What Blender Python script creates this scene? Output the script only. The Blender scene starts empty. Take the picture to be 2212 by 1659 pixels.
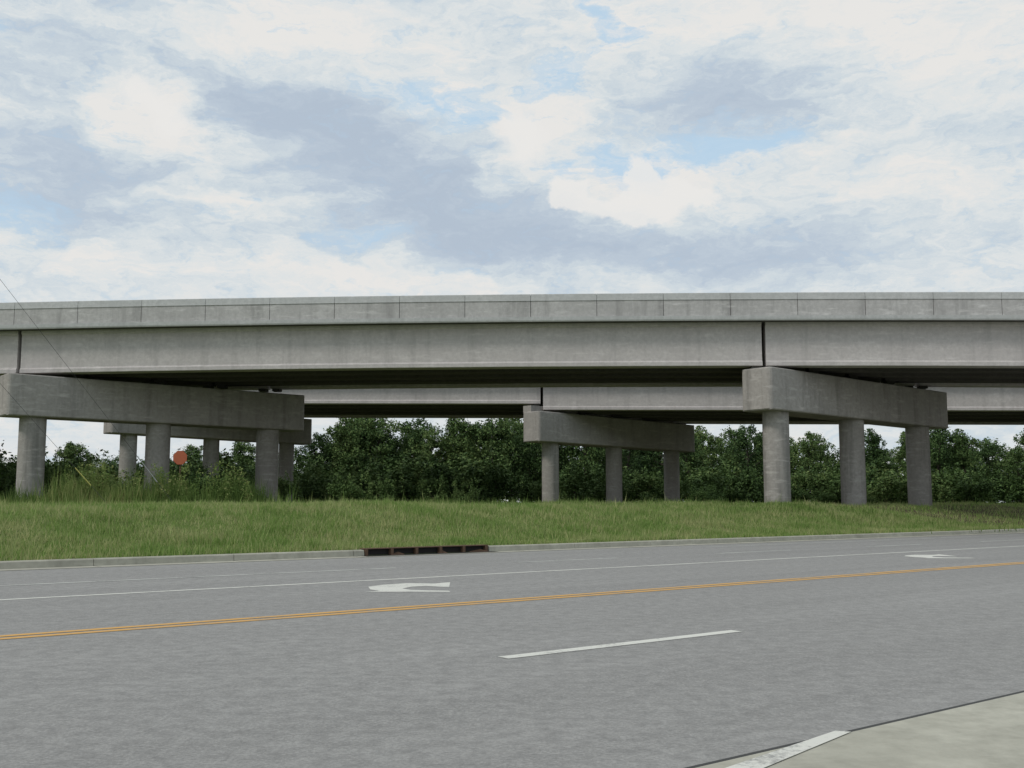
import bpy, math, random
import numpy as np
from mathutils import Vector, Matrix
random.seed(7); rng=np.random.default_rng(7)
scene=bpy.context.scene
scene.view_settings.view_transform='Standard'
scene.view_settings.look='None'
scene.view_settings.exposure=0

# ---------------------------------------------------------------- frames
D=Vector((.781,.6245,0)).normalized()      # direction of the road (and of the pier caps)
N=Vector((-D.y,D.x,0))                     # across the road, away from viewer
def R(s,p,z=0.): return (D.x*s+N.x*p, D.y*s+N.y*p, z)

# ---------------------------------------------------------------- helpers
def empty(name,loc=(0,0,0)):
    e=bpy.data.objects.new(name,None); e.location=loc
    e.empty_display_size=.5
    scene.collection.objects.link(e); return e
def mobj(name,verts,faces,mat=None,parent=None,smooth=False):
    me=bpy.data.meshes.new(name); me.from_pydata([tuple(v) for v in verts],[],faces); me.update()
    if mat: me.materials.append(mat)
    if smooth:
        me.polygons.foreach_set('use_smooth',[True]*len(me.polygons))
    o=bpy.data.objects.new(name,me); scene.collection.objects.link(o)
    if parent: o.parent=parent
    return o
def fixn(o):
    import bmesh
    bm=bmesh.new(); bm.from_mesh(o.data); bmesh.ops.recalc_face_normals(bm,faces=bm.faces); bm.to_mesh(o.data); bm.free()
    return o
class MB:
    def __init__(s): s.v=[]; s.f=[]
    def add(s,v,f):
        n=len(s.v); s.v+= [tuple(q) for q in v]; s.f+=[tuple(i+n for i in q) for q in f]
    def sweep(s,rings,cap=True,closed=True):
        k=len(rings[0]); n=len(s.v)
        for r in rings: s.v+=[tuple(q) for q in r]
        for i in range(len(rings)-1):
            for j in range(k if closed else k-1):
                a=n+i*k+j; b=n+i*k+(j+1)%k
                s.f.append((a,b,b+k,a+k))
        if cap:
            s.f.append(tuple(n+j for j in range(k))[::-1]); s.f.append(tuple(n+(len(rings)-1)*k+j for j in range(k)))
    def obj(s,name,mat,parent=None,smooth=False,fix=True):
        o=mobj(name,s.v,s.f,mat,parent,smooth)
        return fixn(o) if fix else o

# ---------------------------------------------------------------- materials
def newmat(name):
    m=bpy.data.materials.new(name); m.use_nodes=True
    nt=m.node_tree; b=nt.nodes['Principled BSDF']
    return m,nt,b
def node(nt,t,**k):
    n=nt.nodes.new(t)
    for a,v in k.items(): setattr(n,a,v)
    return n
def noise(nt,vec,scale,detail=4,rough=.55,mapscale=None):
    if mapscale:
        mp=node(nt,'ShaderNodeMapping'); mp.inputs['Scale'].default_value=mapscale
        nt.links.new(vec,mp.inputs['Vector']); vec=mp.outputs[0]
    n=node(nt,'ShaderNodeTexNoise'); n.inputs['Scale'].default_value=scale; n.inputs['Detail'].default_value=detail; n.inputs['Roughness'].default_value=rough
    nt.links.new(vec,n.inputs['Vector']); return n.outputs['Fac']
def ramp(nt,fac,stops):
    r=node(nt,'ShaderNodeValToRGB'); e=r.color_ramp.elements
    while len(e)<len(stops): e.new(.5)
    for i,(p,c) in enumerate(stops):
        e[i].position=p; e[i].color=(*c,1) if len(c)==3 else c
    nt.links.new(fac,r.inputs[0]); return r.outputs[0]
def mix(nt,fac,a,b,mode='MIX'):
    m=node(nt,'ShaderNodeMix',data_type='RGBA',blend_type=mode)
    for sock,val in ((m.inputs[0],fac),(m.inputs[6],a),(m.inputs[7],b)):
        if hasattr(val,'default_value') or hasattr(val,'links'): nt.links.new(val,sock)
        elif isinstance(val,(int,float)): sock.default_value=val
        else: sock.default_value=(*val,1)
    return m.outputs[2]
def math_(nt,op,a,b=None,c=None,clamp=False):
    m=node(nt,'ShaderNodeMath',operation=op,use_clamp=clamp)
    for i,v in enumerate((a,b,c)):
        if v is None: continue
        if isinstance(v,(int,float)): m.inputs[i].default_value=v
        else: nt.links.new(v,m.inputs[i])
    return m.outputs[0]
def pos(nt):
    return node(nt,'ShaderNodeNewGeometry').outputs['Position']
def bump(nt,b,h,strength,dist):
    n=node(nt,'ShaderNodeBump'); n.inputs['Strength'].default_value=strength; n.inputs['Distance'].default_value=dist
    nt.links.new(h,n.inputs['Height']); nt.links.new(n.outputs[0],b.inputs['Normal'])

def concrete(name,c1,c2,streak=.25,rough=.9):
    m,nt,b=newmat(name); P=pos(nt)
    big=noise(nt,P,.45,5,.6); fine=noise(nt,P,6,6,.7)
    st=noise(nt,P,1.0,5,.65,(1.7,1.7,.16))
    col=mix(nt,ramp(nt,big,[(.3,(0,0,0)),(.7,(1,1,1))]),c1,c2)
    col=mix(nt,ramp(nt,fine,[(.3,(0,0,0)),(.7,(1,1,1))]),col,tuple(x*.86 for x in c1))
    sf=ramp(nt,st,[(.5,(0,0,0)),(.78,(streak,)*3)])
    col=mix(nt,sf,col,tuple(x*.42 for x in c1))
    lt=noise(nt,P,2.3,4,.6,(.5,.5,2.4))
    lf=ramp(nt,lt,[(.55,(0,0,0)),(.8,(streak*.9,)*3)])
    col=mix(nt,lf,col,tuple(min(1,x*1.35) for x in c2))
    nt.links.new(col,b.inputs['Base Color']); b.inputs['Roughness'].default_value=rough
    b.inputs['Specular IOR Level'].default_value=.25
    bump(nt,b,fine,.25,.02)
    return m
M_barrier=concrete('barrier_concrete',(.45,.435,.425),(.57,.555,.54),.7)
M_cope=concrete('coping_concrete',(.46,.465,.455),(.55,.55,.54),.3)
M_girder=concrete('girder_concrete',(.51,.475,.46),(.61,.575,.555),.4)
M_gird_shade=concrete('shaded_girder_concrete',(.09,.084,.078),(.13,.122,.113),.3)  # girder concrete again, with the soffit shade painted into its colour
M_cap=concrete('cap_concrete',(.34,.318,.295),(.45,.42,.395),.7)
M_col=concrete('column_concrete',(.31,.292,.272),(.42,.395,.37),.8)
M_deck_shade=concrete('shaded_deck_concrete',(.09,.086,.08),(.13,.124,.115),.2)  # under-deck shade painted in as dark concrete, also on diaphragms and pads
M_kerb=concrete('kerb_concrete',(.39,.375,.31),(.48,.465,.39),.5)

def asphalt():
    m,nt,b=newmat('asphalt'); P=pos(nt)
    mp=node(nt,'ShaderNodeMapping'); mp.inputs['Rotation'].default_value=(0,0,-math.atan2(D.y,D.x)); nt.links.new(P,mp.inputs[0]); Q=mp.outputs[0]
    lanes=noise(nt,Q,1.0,5,.65,(.035,1,1)); blot=noise(nt,Q,.45,6,.68,(.35,1,1)); fine=noise(nt,P,38,3,.8); mid=noise(nt,P,7,5,.75)
    col=mix(nt,ramp(nt,lanes,[(.3,(0,0,0)),(.7,(1,1,1))]),(.18,.175,.167),(.285,.277,.265))
    col=mix(nt,ramp(nt,blot,[(.42,(0,0,0)),(.7,(.55,.55,.55))]),col,(.165,.16,.153))
    col=mix(nt,ramp(nt,fine,[(.35,(0,0,0)),(.66,(.8,.8,.8))]),col,(.39,.38,.36))
    col=mix(nt,ramp(nt,mid,[(.35,(.5,.5,.5)),(.6,(0,0,0))]),col,(.13,.127,.122))
    nt.links.new(col,b.inputs['Base Color']); b.inputs['Roughness'].default_value=.75
    b.inputs['Specular IOR Level'].default_value=.35
    bump(nt,b,fine,.5,.012)
    return m
M_asph=asphalt()
def paint(name,c,wear=.5):
    m,nt,b=newmat(name); P=pos(nt)
    f=noise(nt,P,22,5,.8); g=noise(nt,P,1.3,4,.6)
    s=math_(nt,'ADD',math_(nt,'MULTIPLY',f,.6),math_(nt,'MULTIPLY',g,.5))
    w=ramp(nt,s,[(wear,(0,0,0)),(wear+.14,(1,1,1))])
    col=mix(nt,w,(.26,.255,.24),c)
    nt.links.new(col,b.inputs['Base Color']); b.inputs['Roughness'].default_value=.7
    return m
M_white=paint('white_road_paint',(.64,.63,.57),.39)
M_whitefaded=paint('faded_white_road_paint',(.54,.54,.50),.43)
M_yellow=paint('yellow_road_paint',(.62,.34,.08),.40)
def simple(name,c,rough=.8,metal=0):
    m,nt,b=newmat(name); P=pos(nt); f=noise(nt,P,9,4,.6)
    col=mix(nt,f,tuple(x*.75 for x in c),tuple(min(1,x*1.2) for x in c))
    nt.links.new(col,b.inputs['Base Color']); b.inputs['Roughness'].default_value=rough; b.inputs['Metallic'].default_value=metal
    return m
M_dark=simple('drain_dark',(.012,.010,.009))  # near-black colour stands in for the shade inside the drain opening
M_rust=simple('rusty_iron',(.13,.075,.045))
M_joint=simple('joint_sealant',(.04,.04,.038))
M_steel=simple('galvanised_steel',(.30,.30,.29),.5,.6)
M_red=simple('sign_red',(.40,.10,.04),.6)
M_ygd=simple('yellow_plastic',(.38,.36,.09),.5)
M_wood=simple('pole_wood',(.14,.09,.055))
M_bark=simple('bark',(.07,.055,.04))

# overpass frames -----------------------------------------------------------
class Frame:
    def __init__(s,O,b):
        s.O=Vector((*O,0)); s.b=Vector((*b,0)).normalized(); s.c=Vector((-s.b.y,s.b.x,0))
        s.k=D.dot(s.b)/D.dot(s.c)
    def P(s,a,w,z):
        q=s.O+s.b*a+s.c*w; return (q.x,q.y,z)
F1=Frame((11.3,48.0),(.99896,-.0457)); F2=Frame((1.5,69.2),(.9968,-.08))

def ground_mat():
    m,nt,b=newmat('grass_ground'); P=pos(nt)
    big=noise(nt,P,.35,5,.6); mid=noise(nt,P,2.2,6,.7); fine=noise(nt,P,14,4,.7)
    col=mix(nt,big,(.095,.14,.035),(.15,.20,.055))
    col=mix(nt,ramp(nt,mid,[(.4,(0,0,0)),(.7,(.7,.7,.7))]),col,(.06,.10,.025))
    col=mix(nt,ramp(nt,fine,[(.45,(0,0,0)),(.75,(.5,.5,.5))]),col,(.19,.19,.09))
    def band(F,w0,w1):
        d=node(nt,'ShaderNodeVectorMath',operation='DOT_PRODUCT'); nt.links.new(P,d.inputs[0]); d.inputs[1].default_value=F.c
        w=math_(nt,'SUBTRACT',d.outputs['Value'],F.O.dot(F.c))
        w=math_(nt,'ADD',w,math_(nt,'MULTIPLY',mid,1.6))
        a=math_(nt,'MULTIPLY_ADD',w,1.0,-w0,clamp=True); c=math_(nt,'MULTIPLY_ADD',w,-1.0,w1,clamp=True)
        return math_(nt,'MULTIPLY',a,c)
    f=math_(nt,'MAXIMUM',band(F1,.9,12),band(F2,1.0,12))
    shaded_dirt=mix(nt,mid,(.07,.055,.035),(.13,.105,.07))  # bare dirt under the decks, with bridge shade painted into its colour
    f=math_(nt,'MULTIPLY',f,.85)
    col=mix(nt,f,col,shaded_dirt)
    nt.links.new(col,b.inputs['Base Color']); b.inputs['Roughness'].default_value=1; b.inputs['Specular IOR Level'].default_value=.1
    bump(nt,b,fine,.6,.05)
    return m
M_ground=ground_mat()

# ---------------------------------------------------------------- terrain
PK=22.6
def und(s,p): return .05*np.sin(s*.31+p*.5)+.03*np.sin(s*.83-p*.9+1)+.02*np.sin(s*1.9+p*1.3)
def zg(s,p):
    t=np.clip((p-PK-.2)/6.6,0,1); sm=t*t*(3-2*t)
    return .13+1.0*sm+und(s,p)*np.clip((p-PK-.2)/3,0,1)
ps=[-1500,-300,-60,-10,2,PK-.3,PK+.1,PK+.18]+[PK+.5+.5*i for i in range(24)]+[36,38,41,45,50,56,64,75,90,110,150,250,500,1000,2200]
ss=[-2500,-1200,-600,-300,-150,-90,-60]+[ -50+1.0*i for i in range(121)]+[80,100,150,300,600,1200,2500]
v=[];f=[]
for p in ps:
    for s in ss:
        z=-.05 if p<PK+.15 else float(zg(s,p))
        if p>300: z=1.1
        v.append(R(s,p,z))
k=len(ss)
for i in range(len(ps)-1):
    for j in range(k-1):
        a=i*k+j; f.append((a,a+1,a+k+1,a+k))
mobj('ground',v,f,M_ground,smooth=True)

# grass blades (one object)
def blades(name,s,p,z,h,wd,mat,lean=.5,parent=None):
    n=len(s)
    x=D.x*s+N.x*p; y=D.y*s+N.y*p
    ang=rng.uniform(0,2*np.pi,n); dx=np.cos(ang)*wd*.5; dy=np.sin(ang)*wd*.5
    la=rng.uniform(0,2*np.pi,n); lr=h*lean*rng.uniform(.1,1,n)
    V=np.empty((n,3,3))
    V[:,0]=np.stack([x-dx,y-dy,z-.02],1); V[:,1]=np.stack([x+dx,y+dy,z-.02],1)
    V[:,2]=np.stack([x+np.cos(la)*lr,y+np.sin(la)*lr,z+h],1)
    me=bpy.data.meshes.new(name); me.vertices.add(3*n); me.vertices.foreach_set('co',V.ravel())
    me.loops.add(3*n); me.loops.foreach_set('vertex_index',np.arange(3*n,dtype=np.int32))
    me.polygons.add(n); me.polygons.foreach_set('loop_start',np.arange(0,3*n,3,dtype=np.int32)); me.polygons.foreach_set('loop_total',np.full(n,3,dtype=np.int32))
    me.update(calc_edges=True); me.materials.append(mat)
    o=bpy.data.objects.new(name,me); scene.collection.objects.link(o)
    if parent: o.parent=parent
    return o
def leafmat(name,stops,trans=.0,nsc=.5,iw=.42,nw=.68):
    m,nt,b=newmat(name); g=node(nt,'ShaderNodeNewGeometry')
    oi=node(nt,'ShaderNodeObjectInfo')
    n1=noise(nt,g.outputs['Position'],nsc,4,.68)
    f=math_(nt,'ADD',math_(nt,'MULTIPLY',g.outputs['Random Per Island'],iw),math_(nt,'MULTIPLY',n1,nw))
    f=math_(nt,'ADD',f,math_(nt,'MULTIPLY_ADD',oi.outputs['Random'],.36,-.2))
    col=ramp(nt,f,stops)
    nt.links.new(col,b.inputs['Base Color']); b.inputs['Roughness'].default_value=.75; b.inputs['Specular IOR Level'].default_value=.2
    if trans:
        t=node(nt,'ShaderNodeBsdfTranslucent'); nt.links.new(col,t.inputs[0])
        ms=node(nt,'ShaderNodeMixShader'); ms.inputs[0].default_value=trans
        out=nt.nodes['Material Output']
        nt.links.new(b.outputs[0],ms.inputs[1]); nt.links.new(t.outputs[0],ms.inputs[2]); nt.links.new(ms.outputs[0],out.inputs[0])
    return m
M_grass=leafmat('grass_blades',[(.22,(.07,.13,.028)),(.40,(.14,.235,.055)),(.58,(.21,.315,.08)),(.78,(.40,.41,.19))],.3,.6,.3,.95)
n=260000
s=rng.uniform(-14,64,n); p=PK+.15+rng.beta(1,1.6,n)*13
x=D.x*s+N.x*p; y=D.y*s+N.y*p
w=(x-F1.O.x)*F1.c.x+(y-F1.O.y)*F1.c.y
keep=(y>8)&(np.abs(x/y)<.62)&((w<-.4+rng.normal(0,.6,n))|(rng.random(n)<.22))
s=s[keep];p=p[keep]
patch=.5+.5*np.sin(s*.9+2*np.sin(p*.8))*np.sin(p*1.3+s*.4)
patch2=np.clip(np.sin(s*2.3+3*np.sin(p*.7))*np.sin(p*2.9+2*np.sin(s*.6))-.35,0,1)
h=rng.uniform(.05,.12,len(s))*(1+.9*patch+1.6*patch2); tall=rng.random(len(s))<.02; h[tall]*=rng.uniform(1.5,2.8,tall.sum())
edge=p<PK+.5; h[edge]*=1.1
blades('grass',s,p,zg(s,p),h,rng.uniform(.018,.038,len(s)),M_grass,.7)

# ---------------------------------------------------------------- road
def strip(mb,s0,s1,p0,p1,z,n=1):
    for i in range(n):
        a=s0+(s1-s0)*i/n; b=s0+(s1-s0)*(i+1)/n
        mb.add([R(a,p0,z),R(b,p0,z),R(b,p1,z),R(a,p1,z)],[(0,1,2,3)])
mb=MB(); strip(mb,-400,600,3.7,PK-.5,0,40); mb.obj('road',M_asph,fix=False)
road=bpy.data.objects['road']
mk=MB()
strip(mk,-400,600,15.51,15.64,.004,20)
strip(mk,5.65,8.67,7.11,7.26,.004)
for q in list(range(1,14))+list(range(-14,0)):
    strip(mk,5.65+12.15*q,8.67+12.15*q,7.11,7.26,.004)
mk.obj('lane_line',M_white,road,fix=False)
mk=MB(); strip(mk,-200,11.6,18.14,18.26,.004,10)
for q in range(12): strip(mk,14.7+6.6*q,17.7+6.6*q,18.14,18.26,.004)
strip(mk,24,300,20.9,21.0,.004,10)
mk.obj('faded_lane_line',M_whitefaded,road,fix=False)
mk=MB(); strip(mk,-400,600,11.10,11.23,.004,20); strip(mk,-400,600,11.32,11.45,.004,20)
mk.obj('centre_line',M_yellow,road,fix=False)
arrow=[(-2.16,15.75),(-.90,15.75),(-.93,15.95),(-1.50,16.1),(-1.66,16.35),(-1.55,16.7),(-1.35,16.86),(-.965,16.6),(-1.01,17.64),(-1.25,17.35),(-1.70,17.42),(-2.04,17.1),(-2.22,16.7),(-2.12,16.17),(-1.95,15.92)]
for off in (0,15):
    mobj('turn_arrow',[(a+D.x*off,b+D.y*off,.004) for a,b in arrow],[tuple(range(len(arrow)))],M_white,road)

# gutter + kerb with a drain inlet gap
g=MB(); 
i0,i1=13.5,17.3
for a in np.arange(-60,150,3.05):
    strip(g,a+.01,a+3.04,PK-.5,PK,.006)
g.obj('gutter',M_kerb,None,fix=False)
gj=MB(); strip(gj,-60,150,PK-.51,PK+.02,.001,10); gj.obj('gutter_joint',M_joint,bpy.data.objects['gutter'],fix=False)
kb=MB()
def kerbseg(mb,a,b):
    prof=[(PK,-.02),(PK+.02,.13),(PK+.04,.15),(PK+.17,.155),(PK+.19,-.02)]
    mb.sweep([[R(a,q,z) for q,z in prof],[R(b,q,z) for q,z in prof]])
a=-60.
while a<i0-.1:
    b=min(a+3.05,i0); kerbseg(kb,a+.006,b-.006); a=b
a=i1
while a<150:
    kerbseg(kb,a+.006,a+3.044); a+=3.05
kb.obj('kerb',M_kerb)
def rbox(mb,s0,s1,p0,p1,z0,z1):
    mb.sweep([[R(s0,p0,z0),R(s0,p1,z0),R(s0,p1,z1),R(s0,p0,z1)],[R(s1,p0,z0),R(s1,p1,z0),R(s1,p1,z1),R(s1,p0,z1)]])
E=empty('storm_drain')
mb=MB(); rbox(mb,i0+.01,i1-.01,PK+.03,PK+.30,.165,.185); mb.obj('lid',M_rust,E)
mb=MB(); rbox(mb,i0,i1,PK+.13,PK+.17,-.03,.164); strip(mb,i0-.1,i1+.1,PK-.30,PK+.13,.011); mb.obj('throat',M_dark,E,fix=False)  # dark panel behind the shallow opening, dark apron strip in front
mb=MB()
for q in range(6):
    c=i0+.07+(i1-i0-.14)*q/5; rbox(mb,c-.04,c+.04,PK+.02,PK+.125,.012,.164)
mb.obj('post',M_rust,E)
mb=MB()
for c,wd in ((i0+.95,.2),(i1-.35,.33),(i1-1.5,.15)):
    mb.sweep([[R(c-wd,PK-.02,.012),R(c-wd*.4,PK+.1,.012),R(c-wd*.6,PK+.1,.03)],[R(c+wd,PK-.02,.012),R(c+wd*.8,PK+.1,.012),R(c+wd*.4,PK+.1,.08)]])
mb.obj('debris',M_rust,E)

# near concrete apron (driveway edge)
mb=MB(); strip(mb,-200,300,-9,3.66,.004,20); ap=mb.obj('pavement',M_kerb,None,fix=False)
mb=MB(); strip(mb,-200,300,3.66,3.7,.002,20); mb.obj('pavement_joint',M_joint,ap,fix=False)
mobj('edge_marking',[(-.2,3.95,.009),(.02,3.92,.009),(1.12,5.25,.009),(1.92,6.21,.009),(1.84,6.24,.009),(1.02,5.36,.009)],[(0,1,2,3,4,5)],M_white,ap)

# ---------------------------------------------------------------- overpasses
def pier(E,F,start,L,zb,zt,ts,slope=0,width=1.7,name='pier',step=None,dia=1.2):
    S=Vector((*start,0))
    def C(t,n,z): q=S+D*t+N*n; return (q.x,q.y,z)
    h=width/2; mb=MB(); r=.22
    out=[]
    for (cx,cy,a0) in ((r,-h+r,180),(L-r,-h+r,270),(L-r,h-r,0),(r,h-r,90)):
        for q in range(5):
            a=math.radians(a0+90*q/4); out.append((cx+r*math.cos(a),cy+r*math.sin(a)))
    def ring(z,ins=0):
        rr=[]
        for (t,n_) in out:
            t2=min(max(t,ins),L-ins); n2=max(-h+ins,min(h-ins,n_)); rr.append(C(t2,n2,z+slope*t))
        return rr
    mb.sweep([ring(zb,.05),ring(zb+.05),ring(zt-.04),ring(zt,.04)])
    cap=mb.obj('pier_cap',M_cap,E)
    if step:
        mb=MB(); mb.sweep([[C(.05,.0,zt),C(L-.05,.0,zt+slope*L),C(L-.05,h-.05,zt+slope*L),C(.05,h-.05,zt)],
                           [C(.05,.0,zt+step),C(L-.05,.0,zt+step+slope*L),C(L-.05,h-.05,zt+step+slope*L),C(.05,h-.05,zt+step)]])
        mb.obj('pier_cap_step',M_cap,E)
    for t in ts:
        mb=MB(); rings=[]
        nseg=40
        for z in (.7,zb+slope*t+.04):
            rings.append([C(t+dia/2*math.cos(2*math.pi*q/nseg),dia/2*math.sin(2*math.pi*q/nseg),z) for q in range(nseg)])
        mb.sweep(rings,cap=False); o=mb.obj('column',M_col,E,smooth=True)
def overpass(F,joints,ztop,cs,gd,ws,W=10.4,a0=-105,a1=105):
    E=empty('highway_overpass')
    def P(a,w,dz): return F.P(a,w,ztop(a)+dz+cs*w)
    pan=MB(); cop=MB(); core=MB()
    Ls=3.05
    a=a0
    while a<a1-.01:
        b=a+Ls; g=.012
        pr=[(.03,-1.08),(.03,-.33),(.30,-.33),(.36,-1.08)]
        pan.sweep([[P(a+g,w,z) for w,z in pr],[P(b-g,w,z) for w,z in pr]])
        pr=[(0,-.33),(.01,-.27),(.045,-.02),(.07,0),(.27,0),(.30,-.33)]
        pr=[(w,z+.003 if z==-.33 else z) for w,z in pr]
        cop.sweep([[P(a+g*.7,w,z) for w,z in pr],[P(b-g*.7,w,z) for w,z in pr]])
        pr=[(.09,-1.05),(.09,-.06),(.25,-.06),(.25,-1.05)]
        core.sweep([[P(a-g,w,z) for w,z in pr],[P(a+g*.9,w,z) for w,z in pr]])
        a=b
    pan.obj('barrier_panel',M_barrier,E); cop.obj('barrier_coping',M_cope,E); core.obj('barrier_joint',M_joint,E)
    st=np.linspace(a0,a1,61)
    pr=[(-.05,-1.083),(-.05,-1.24),(-.03,-1.30),(.10,-1.30),(.10,-1.083)]
    db=MB(); db.sweep([[P(a,w,z) for w,z in pr] for a in st]); db.obj('deck_edge',M_cope,E)
    pr=[(.10,-1.085),(.10,-1.297),(W+.05,-1.297),(W+.05,-1.085)]
    db=MB(); db.sweep([[P(a,w,z) for w,z in pr] for a in st]); db.obj('deck',M_deck_shade,E)
    pr=[(W-.32,-1.07),(W-.28,0),(W-.05,0),(W,-1.07)]
    bb=MB(); bb.sweep([[P(a,w,z) for w,z in pr] for a in st]); bb.obj('back_barrier',M_barrier,E)
    gb=MB(); gi=MB()
    for (j0,j1,gdep) in zip(joints[:-1],joints[1:],gd):
        for w0 in ws:
            sh=F.k*(w0)
            aa=j0+sh+.09; ab=j1+sh-.09
            H=gdep
            pr=[(-.40,-1.29),(-.40,-1.42),(-.33,-1.50),(-.33,-1.3-H+.26),(-.40,-1.3-H+.18),(-.40,-1.3-H+.02),(-.38,-1.3-H),(.38,-1.3-H),(.40,-1.3-H+.02),(.40,-1.3-H+.18),(.33,-1.3-H+.26),(.33,-1.50),(.40,-1.42),(.40,-1.29)]
            r=[]
            for a in np.linspace(aa,ab,7): r.append([F.P(a,w0+w,ztop(a)+z+cs*w0) for w,z in pr])
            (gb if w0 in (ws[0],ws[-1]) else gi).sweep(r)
    gb.obj('girder',M_girder,E); gi.obj('inner_girder',M_gird_shade,E)
    dm=MB()
    for j,(gdep) in zip(joints[1:-1],gd[1:]):
        for w0,w1 in zip(ws[:-1],ws[1:]):
            a=j+F.k*(w0+.4); b=j+F.k*(w1-.4)
            q=[]
            for (aa,ww) in ((a,w0+.42),(b,w1-.42)):
                q.append([F.P(aa-.35,ww,ztop(aa)-1.29+cs*ww),F.P(aa+.35,ww,ztop(aa)-1.29+cs*ww),F.P(aa+.35,ww,ztop(aa)-1.3-gdep+.3+cs*ww),F.P(aa-.35,ww,ztop(aa)-1.3-gdep+.3+cs*ww)])
            dm.sweep(q)
    dm.obj('diaphragm',M_deck_shade,E)
    bp=MB()
    for j,g0,g1 in zip(joints[1:-1],gd[:-1],gd[1:]):
        for w0 in ws:
            for sg,gdep in ((-1,g0),(1,g1)):
                a=j+F.k*w0+sg*.38; z1=ztop(a)-1.3-gdep+cs*w0
                q=[[F.P(a-.2,w0-.3,z),F.P(a+.2,w0-.3,z),F.P(a+.2,w0+.3,z),F.P(a-.2,w0+.3,z)] for z in (z1-.14,z1-.001)]
                bp.sweep(q)
    bp.obj('bearing_pad',M_deck_shade,E)
    return E
def zt1(a):
    a=max(-45,min(45,a)); return 10.88-.18*((a+8.3)/27)**2
ws=[.95,3.05,5.2,7.35,9.45]
E1=overpass(F1,[-105,-70.8,-35.9,-.8,34.2,69.2,105],zt1,.004,[2.03]*6,ws)
TS=(1.4,7.4,13.4)
pier(E1,F1,(11.07,48.16),15.2,5.45,7.38,TS,-.014)
pier(E1,F1,(-23.7,49.26),15.2,5.28,7.22,TS,-.006)
pier(E1,F1,(-58.7,50.9),15.2,4.7,6.6,TS); pier(E1,F1,(46.1,46.55),15.2,4.7,6.6,TS)
def zt2(a): return 10.67-.0085*a
E2=overpass(F2,[-98.9,-63.9,-29.3,-.6,34.6,70,105],zt2,-.028,[1.6,1.6,1.6,2.0,2.0,2.0],ws)
pier(E2,F2,(1.2,69.2),15.0,5.22,7.18,(1.7,7.5,13.3),-.018,step=.42,dia=1.12)
pier(E2,F2,(-27.3,71.6),15.0,5.92,7.82,(1.5,7.4,13.3),-.018,dia=1.12)
pier(E2,F2,(36.2,66.5),15.0,4.9,6.9,(1.5,7.4,13.3),-.018,dia=1.12)
pier(E2,F2,(-62,74.5),15.0,6.1,8.1,(1.5,7.4,13.3),-.018,dia=1.12)

# ---------------------------------------------------------------- sign, pole, wires
def tube(mb,a,b,r0,r1,n=10):
    a=Vector(a);b=Vector(b); d=(b-a).normalized(); u=d.orthogonal().normalized(); w=d.cross(u)
    mb.sweep([[a+(u*math.cos(2*math.pi*q/n)+w*math.sin(2*math.pi*q/n))*r0 for q in range(n)],[b+(u*math.cos(2*math.pi*q/n)+w*math.sin(2*math.pi*q/n))*r1 for q in range(n)]])
E=empty('stop_sign')
mb=MB(); tube(mb,(-15.7,50.5,.9),(-15.7,50.5,3.65),.03,.03,8); mb.obj('post',M_rust,E)
mb=MB(); c=Vector((-15.7,50.44,3.40)); rr=.35
ring=lambda yy:[(c.x+rr*math.cos(math.radians(22.5+45*q)),c.y+yy,c.z+rr*math.sin(math.radians(22.5+45*q))) for q in range(8)]
mb.sweep([ring(-.01),ring(.01)]); mb.obj('face',M_red,E)
E=empty('utility_pole')
mb=MB(); tube(mb,(-20.4,34,.9),(-20.4,34,13.5),.17,.11,14); mb.obj('shaft',M_wood,E)
mb=MB(); tube(mb,(-21.5,33.2,12.7),(-19.3,34.8,12.7),.06,.06,6); mb.obj('crossarm',M_wood,E)
def lerp(a,b,t): return tuple(x+(y-x)*t for x,y in zip(a,b))
for (top,anc,t0,t1,mt) in (((-20.3,34,13.0),(-10.6,34,1.1),.86,.93,M_steel),((-20.3,34,9.2),(-12.7,34,1.1),.84,.91,M_ygd)):
    mb=MB(); tube(mb,top,anc,.006,.006,5); mb.obj('guy_wire',M_joint,E)
    mb=MB(); tube(mb,lerp(top,anc,t0),lerp(top,anc,t1),.016,.016,6); mb.obj('guy_guard',mt,E)

# ---------------------------------------------------------------- vegetation
M_leaf=leafmat('tree_leaves',[(.14,(.022,.046,.016)),(.36,(.045,.085,.026)),(.58,(.085,.145,.044)),(.86,(.17,.23,.075))],0,.3)
M_leafd=leafmat('shrub_leaves',[(.12,(.028,.055,.018)),(.38,(.058,.105,.03)),(.62,(.10,.165,.05)),(.9,(.18,.24,.085))],0,.45)
M_weed=leafmat('weed_leaves',[(.15,(.06,.11,.025)),(.42,(.13,.20,.05)),(.65,(.20,.27,.08)),(.9,(.36,.35,.15))],.35,.5)
def leaves(C,n,size,up=.3):
    V=[]
    for (c,r,k) in C:
        m=int(n*k)
        d=rng.normal(size=(m,3)); d/=np.linalg.norm(d,axis=1)[:,None]
        rad=rng.uniform(.2,1.0,m)**.6*(1+.3*np.sin(d[:,0]*5+c[0]*3)*np.cos(d[:,2]*6+c[1]))*rng.uniform(.85,1.25,m)
        P=np.array(c)+d*rad[:,None]*np.array(r)
        nn=d*.4+rng.normal(size=(m,3))*.7; nn[:,2]+=up; nn/=np.linalg.norm(nn,axis=1)[:,None]
        t=np.cross(nn,rng.normal(size=(m,3))); t/=np.linalg.norm(t,axis=1)[:,None]; b=np.cross(nn,t)
        sz=size*rng.uniform(.5,1.3,m)[:,None]
        q=np.stack([P-t*sz,P-b*sz*.55,P+t*sz,P+b*sz*.55],1); V.append(q)
    return np.concatenate(V)
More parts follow.
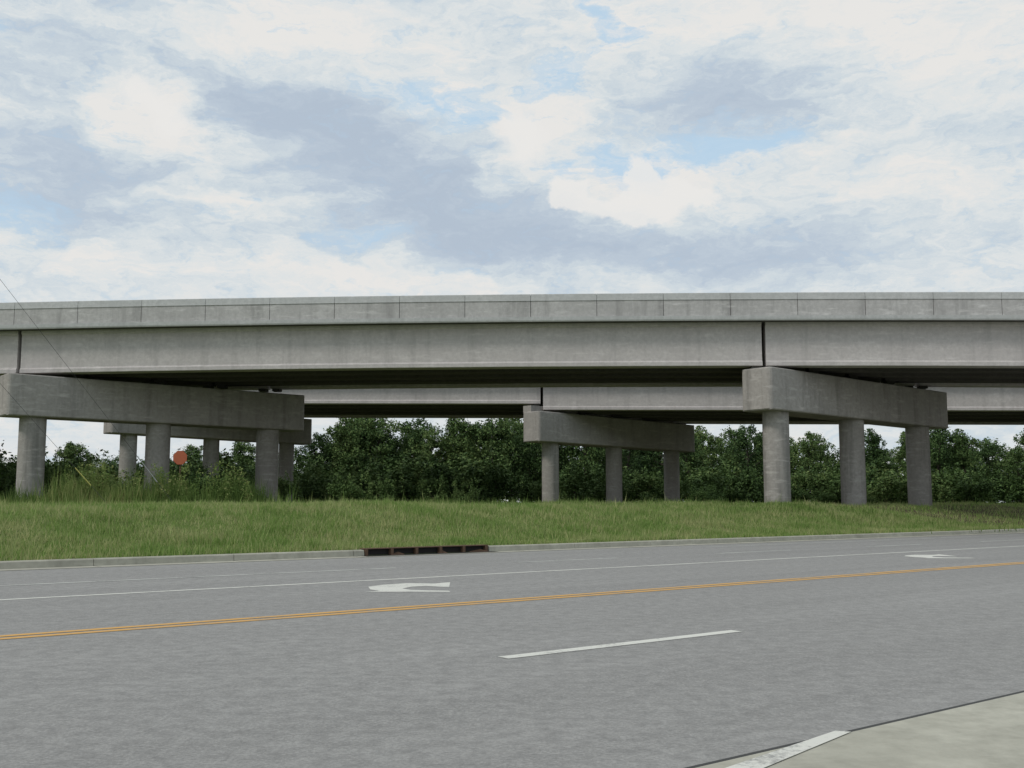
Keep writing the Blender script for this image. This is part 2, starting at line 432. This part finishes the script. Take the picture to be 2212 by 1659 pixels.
def quadmesh(name,V,mat,extra=None):
    n=len(V); ev,ef=(extra.v,extra.f) if extra else ([],[])
    verts=V.reshape(-1,3).tolist()+[tuple(q) for q in ev]
    faces=[(4*i,4*i+1,4*i+2,4*i+3) for i in range(n)]+[tuple(j+4*n for j in q) for q in ef]
    me=bpy.data.meshes.new(name); me.from_pydata(verts,[],faces); me.materials.append(mat); me.materials.append(M_bark)
    mi=np.zeros(len(faces),dtype=np.int32); mi[n:]=1; me.polygons.foreach_set('material_index',mi); me.update(); return me
def treemesh(i,H=8.,Wd=2.6):
    tr=MB(); top=Vector((random.uniform(-.4,.4),random.uniform(-.4,.4),H*.8))
    mid=Vector((random.uniform(-.3,.3),random.uniform(-.3,.3),H*.4))
    tube(tr,(0,0,-.3),mid,.2,.14,8); tube(tr,mid,top,.14,.04,8)
    C=[]; nq=24
    for q in range(nq):
        z=H*(.10+.80*((q+.5)/nq)); prof=math.sin(math.pi*min(1,max(.15,(z/H)**.75)))**.55
        a=q*2.4+random.uniform(-.7,.7); rr=Wd*prof*random.uniform(.35,1.1)
        c=(rr*math.cos(a),rr*math.sin(a),z+random.uniform(-.4,.4)); s=random.uniform(.45,1.05)
        C.append((c,(s*1.15,s*1.15,s*.7),random.uniform(.6,1.1)*s))
        zz=max(.8,z-1.0); b=mid*(zz/mid.z) if zz<mid.z else mid+(top-mid)*((zz-mid.z)/(top.z-mid.z))
        tube(tr,b,c,.05,.012,5)
    for q in range(5):
        C.append(((random.uniform(-.8,.8),random.uniform(-.8,.8),H*(.78+.05*q)),(.45,.45,.5),.35))
    for q in range(46):
        z=H*random.uniform(.2,1.0); a=random.uniform(0,6.28); rr=Wd*1.15*math.sin(math.pi*min(1,(z/H)**.9))**.5*random.uniform(.8,1.15)+.1
        C.append(((rr*math.cos(a),rr*math.sin(a),z),(.25,.25,.40),.06))
    return quadmesh('tree_crown_%d'%i,leaves(C,520,.115),M_leaf,tr)
trees=[treemesh(i,8,w_) for i,w_ in enumerate((1.7,2.1,2.4,2.8,3.1,2.0))]
tab=[(-70,6),(-58,5.8),(-45.7,4.9),(-43.2,4.2),(-39.5,5.6),(-37,4.9),(-35,4.2),(-29.2,5.2),(-24.2,5.6),(-19.2,5.3),(-16.8,6.8),(-14.3,8.2),(-11.4,8.0),(-10.0,6.2),(-8.3,7.6),(-6.6,6.0),(-4.4,8.3),(-.2,8.3),(8,8.5),(16.3,7.2),(20.4,7.0),(22.5,6.9),(25.0,5.4),(26.6,6.6),(28.7,5.2),(32,6.5),(34.4,5.8),(37.8,7.0),(45.7,6.8),(62,7),(80,7)]
tx=[a for a,_ in tab]; th=[b for _,b in tab]
TL=empty('tree_line')
def put(me,loc,sc,rz,parent,name):
    o=bpy.data.objects.new(name,me); o.location=loc; o.scale=sc; o.rotation_euler=(0,0,rz); o.parent=parent
    scene.collection.objects.link(o)
for row,(Y0,Y1,step,hf) in enumerate(((89,97,2.1,1.0),(100,110,2.2,.9),(114,124,3.1,.76))):
    X=-72.
    while X<82:
        Y=random.uniform(Y0,Y1); H=np.interp(X,tx,th)*hf*random.uniform(.72,1.08)*Y/95
        sc=H/8.1; wsx=max(.62,sc)*random.uniform(.85,1.2)
        put(random.choice(trees),(X*Y/95,Y,1.0),(wsx,wsx,sc),random.uniform(0,6.28),TL,'crown')
        X+=step*random.uniform(.6,1.4)
for X,H,Y in ((-14.6,8.0,90),(-12.4,7.7,92),(-8.5,7.1,91),(-4.5,8.1,90),(-1.8,7.7,90),(21,7.0,90),(26.7,6.5,91),(32,6.7,92),(38,7.2,90),(-39.3,5.6,92)):
    put(random.choice(trees[:4]),(X*Y/95,Y,1.0),(H/8.6,H/8.6,H/8.1*Y/95),random.uniform(0,6.28),TL,'crown')
def shrubmesh(i):
    tr=MB(); C=[]
    for q in range(9):
        a=random.uniform(0,6.28); rr=random.uniform(0,1.1); z=random.uniform(.4,1.9)
        c=(rr*math.cos(a),rr*math.sin(a),z); C.append((c,(.55,.55,.5),1)); tube(tr,(0,0,-.1),c,.03,.01,4)
    for q in range(20):
        a=random.uniform(0,6.28); C.append(((1.2*math.cos(a),1.2*math.sin(a),random.uniform(.4,2.5)),(.2,.2,.5),.12))
    return quadmesh('shrub_foliage_%d'%i,leaves(C,300,.085),M_leafd,tr)
shr=[shrubmesh(i) for i in range(4)]
SH=empty('shrub_thicket')
X=-60.
while X<70:
    for (Y0,Y1) in ((82,86),(86,91)):
        if random.random()<.15: continue
        Y=random.uniform(Y0,Y1); sc=random.uniform(.55,1.6)*(1.1 if X<0 else .9)
        put(random.choice(shr),(X*Y/90,Y,1.0),(sc*1.2,sc*1.2,sc),random.uniform(0,6.28),SH,'shrub')
    X+=random.uniform(.9,1.8)
for (X,Y,sc) in ((-18.5,55,.7),(-17,56,.8),(-15.6,58,.85),(-14.2,59,.8),(-25,57,.7),(-27.5,60,.6),(-13,61,.7),(-20,58,.7),(-22,60,.6),(-10.5,70,.9),(-8.5,72,.8),(-5,74,.9),(-3,73,.7),(11.8,66,.55),(12.6,66.5,.45),
                 (-17.2,45.6,.55),(-13.2,46.5,.62),(-12.2,47,.5),(-18.0,45.8,.4),(-11.4,47.2,.35)):
    put(random.choice(shr),(X,Y,1.05),(sc*1.1,sc*1.1,sc),random.uniform(0,6.28),SH,'shrub')
# tall weeds left, in front of the piers
def weeds(name,cx,cy,rx,ry,n,hmin,hmax,mat):
    X=rng.normal(cx,rx,n); Y=rng.normal(cy,ry,n); s=D.x*X+D.y*Y; p=N.x*X+N.y*Y
    cl=.55+.45*np.sin(X*2.1+Y)*np.sin(Y*1.7)
    return blades(name,s,p,zg(s,p),rng.uniform(hmin,hmax,n)*cl,rng.uniform(.02,.05,n),mat,.35)
WD=empty('tall_weeds')
for i,a in enumerate(((-17.2,44.8,1.0,.9,3200,.5,2.2),(-14.2,45.3,1.3,.9,3000,.5,1.9),(-11.8,46,.9,.8,2000,.4,1.7),(-19.8,45.5,1.6,.8,2200,.3,1.2),(-21.5,44,3,1,2600,.15,.7),(-4,44,7,1.5,5000,.15,.5),(8,46,6,1.5,3500,.15,.42))):
    o=weeds('weed_clump',*a,M_weed); o.parent=WD
C=[]
for i in range(90):
    X=random.uniform(-19,-10.8); Y=44.2+random.uniform(0,2.2)
    hh=random.uniform(.5,1.75)
    for q in range(4): C.append(((X+random.uniform(-.15,.15),Y,1.1+hh*(q+1)/4),(.2,.2,.28),.10))
me=quadmesh('weed_leaves',leaves(C,230,.055),M_weed); put(me,(0,0,0),(1,1,1),0,WD,'leafy_stems')

# ---------------------------------------------------------------- sky
w=bpy.data.worlds.new('World'); scene.world=w; w.use_nodes=True; nt=w.node_tree
bg=nt.nodes['Background']
SUN_EL=math.radians(44); sunxy=Vector((-.85,-.53)).normalized()
sky=node(nt,'ShaderNodeTexSky',sky_type='NISHITA'); sky.sun_disc=False; sky.sun_elevation=SUN_EL; sky.sun_rotation=math.atan2(sunxy.x,sunxy.y)
skyc=mix(nt,1.0,sky.outputs[0],(.10,.10,.10),'MULTIPLY')
tc=node(nt,'ShaderNodeTexCoord'); sep=node(nt,'ShaderNodeSeparateXYZ'); nt.links.new(tc.outputs['Generated'],sep.inputs[0])
deg=180/math.pi
az=math_(nt,'MULTIPLY',math_(nt,'ARCTAN2',sep.outputs[0],sep.outputs[1]),deg)
el=math_(nt,'MULTIPLY',math_(nt,'ARCSINE',sep.outputs[2]),deg)
cmb=node(nt,'ShaderNodeCombineXYZ'); nt.links.new(az,cmb.inputs[0]); nt.links.new(el,cmb.inputs[1]); AE=cmb.outputs[0]
def distort(src,scale,amt,ms,det=6):
    mp=node(nt,'ShaderNodeMapping'); mp.inputs['Scale'].default_value=ms; nt.links.new(src,mp.inputs[0])
    nz=node(nt,'ShaderNodeTexNoise'); nz.inputs['Scale'].default_value=scale; nz.inputs['Detail'].default_value=det; nz.inputs['Roughness'].default_value=.6
    nt.links.new(mp.outputs[0],nz.inputs['Vector'])
    s=node(nt,'ShaderNodeVectorMath',operation='SUBTRACT'); nt.links.new(nz.outputs['Color'],s.inputs[0]); s.inputs[1].default_value=(.5,.5,.5)
    m=node(nt,'ShaderNodeVectorMath',operation='MULTIPLY'); nt.links.new(s.outputs[0],m.inputs[0]); m.inputs[1].default_value=amt
    a=node(nt,'ShaderNodeVectorMath',operation='ADD'); nt.links.new(src,a.inputs[0]); nt.links.new(m.outputs[0],a.inputs[1]); return a.outputs[0]
AD=distort(AE,.2,(12,4.5,0),(1,2.2,1))
AP=distort(AE,.7,(2.6,2.0,0),(1,1.1,1),7)
def blobs(lst,src=None):
    tot=None
    for (a,e,ra,re,rot,amp) in lst:
        mp=node(nt,'ShaderNodeMapping',vector_type='TEXTURE'); mp.inputs['Location'].default_value=(a,e,0); mp.inputs['Rotation'].default_value=(0,0,math.radians(rot)); mp.inputs['Scale'].default_value=(ra,re,1)
        nt.links.new(src or AD,mp.inputs[0]); g=node(nt,'ShaderNodeTexGradient',gradient_type='SPHERICAL'); nt.links.new(mp.outputs[0],g.inputs[0])
        v_=math_(nt,'MULTIPLY',g.outputs['Fac'],amp); tot=v_ if tot is None else math_(nt,'ADD',tot,v_)
    return tot
dark=blobs([(-20.8,25.4,6,2.0,0,1.1),(-16,20.8,11,2.0,-12,1.0),(-8.5,18.5,12,3.4,-14,1.1),(-3.5,15,14,3.6,-8,1.15),(-24,16.5,9,2.6,-4,1.1),(-23,14.2,9,1.6,0,.9),(13,21,7.5,3.6,0,1.25),(15,13,15,2.4,0,.8),(4,13.5,12,2,0,.6),(24,18.5,6,2,0,.3),(-26,21,5,3,0,.6),(60,25,30,14,0,.6),(-75,30,30,14,0,.6)])
white=blobs([(7.5,16.6,6,2.0,0,1.2),(-19.5,20.3,5,3.2,-30,1.1),(-12,24.5,12,3,0,.8),(.5,19.3,4.5,2.8,20,1.0),(-10,12,20,1.6,0,.7),(22,24,12,7,0,.8),(21,16,8,3,0,.5),(-16,15.2,8,1.1,0,.9),(8,24.5,8,3,0,.5)])
blue=blobs([(-4,21,5,1.4,0,.85),(11.3,18.6,5.8,1.7,0,1.15),(5.3,25.2,2,3,0,.85),(13,26.4,4,.9,0,1.0),(-25.5,14,4.5,1.8,0,.6),(5.2,17.8,2.8,1.7,0,.95),(-8,14.2,4,1.1,0,.65),(2.8,22.3,2,1.6,0,.7),(-27,24,2.5,3,0,.4),(-110,40,50,20,0,1.4),(120,45,60,20,0,1.4),(175,30,40,20,0,1.2)])
puff=blobs([(3.1,16.4,2.0,1.2,0,1.4),(7.0,17.2,1.3,1.7,0,1.5),(8.6,16.2,1.8,1.2,0,1.4),(6.3,15.5,3.6,1.1,0,1.3),(10.6,16.1,1.5,.8,0,1.2),(.6,19.3,2.2,2.6,20,.95),(-20.2,20.6,2.0,1.6,-20,.95),(-18.2,19.2,1.8,2.2,-30,.85)],AP)
n1=noise(nt,AE,.11,8,.6,(1,2.4,1)); n2=noise(nt,AD,.38,9,.62,(1,2.6,1)); n3=noise(nt,AD,1.1,6,.65,(1,2.4,1))
grey=math_(nt,'ADD',math_(nt,'MULTIPLY',n1,.9),math_(nt,'MULTIPLY',n2,1.1))
grey=math_(nt,'ADD',grey,math_(nt,'MULTIPLY',n3,.45))
grey=math_(nt,'ADD',grey,math_(nt,'MULTIPLY',dark,.55)); grey=math_(nt,'SUBTRACT',grey,math_(nt,'MULTIPLY',white,.44))
cl=ramp(nt,math_(nt,'MULTIPLY_ADD',grey,.6,-.20),[(.36,(.80,.79,.77)),(.50,(.71,.75,.765)),(.62,(.61,.68,.73)),(.78,(.50,.58,.67)),(.95,(.45,.53,.63))])
bm_=math_(nt,'ADD',math_(nt,'MULTIPLY',blue,.95),math_(nt,'MULTIPLY',math_(nt,'SUBTRACT',n2,.5),1.5))
bm_=math_(nt,'ADD',bm_,math_(nt,'MULTIPLY',math_(nt,'SUBTRACT',n3,.5),.8))
bf=ramp(nt,bm_,[(.12,(0,0,0)),(.75,(.85,.85,.85))])
clear=mix(nt,.85,skyc,(.52,.71,.88))
fin=mix(nt,bf,cl,clear)
pf=ramp(nt,puff,[(.34,(0,0,0)),(.64,(.85,.85,.85))])
fin=mix(nt,pf,fin,(.82,.81,.79))
bel=math_(nt,'MULTIPLY_ADD',el,-.5,.0,clamp=True)
fin=mix(nt,bel,fin,(.25,.27,.25))
nt.links.new(fin,bg.inputs[0]); bg.inputs[1].default_value=1.0

L=bpy.data.lights.new('sun','SUN'); L.energy=1.5; L.angle=math.radians(12); L.color=(1,.95,.88)
lo=bpy.data.objects.new('sun',L); scene.collection.objects.link(lo)
sd=Vector((sunxy.x*math.cos(SUN_EL),sunxy.y*math.cos(SUN_EL),math.sin(SUN_EL)))
lo.rotation_euler=sd.to_track_quat('Z','Y').to_euler()

cam=bpy.data.cameras.new('camera'); cam.lens=37.43; cam.sensor_width=36; cam.clip_end=6000; cam.clip_start=.05
co=bpy.data.objects.new('camera',cam); co.location=(0,0,1.3); co.rotation_euler=(math.radians(90+6.34),0,0)
scene.collection.objects.link(co); scene.camera=co
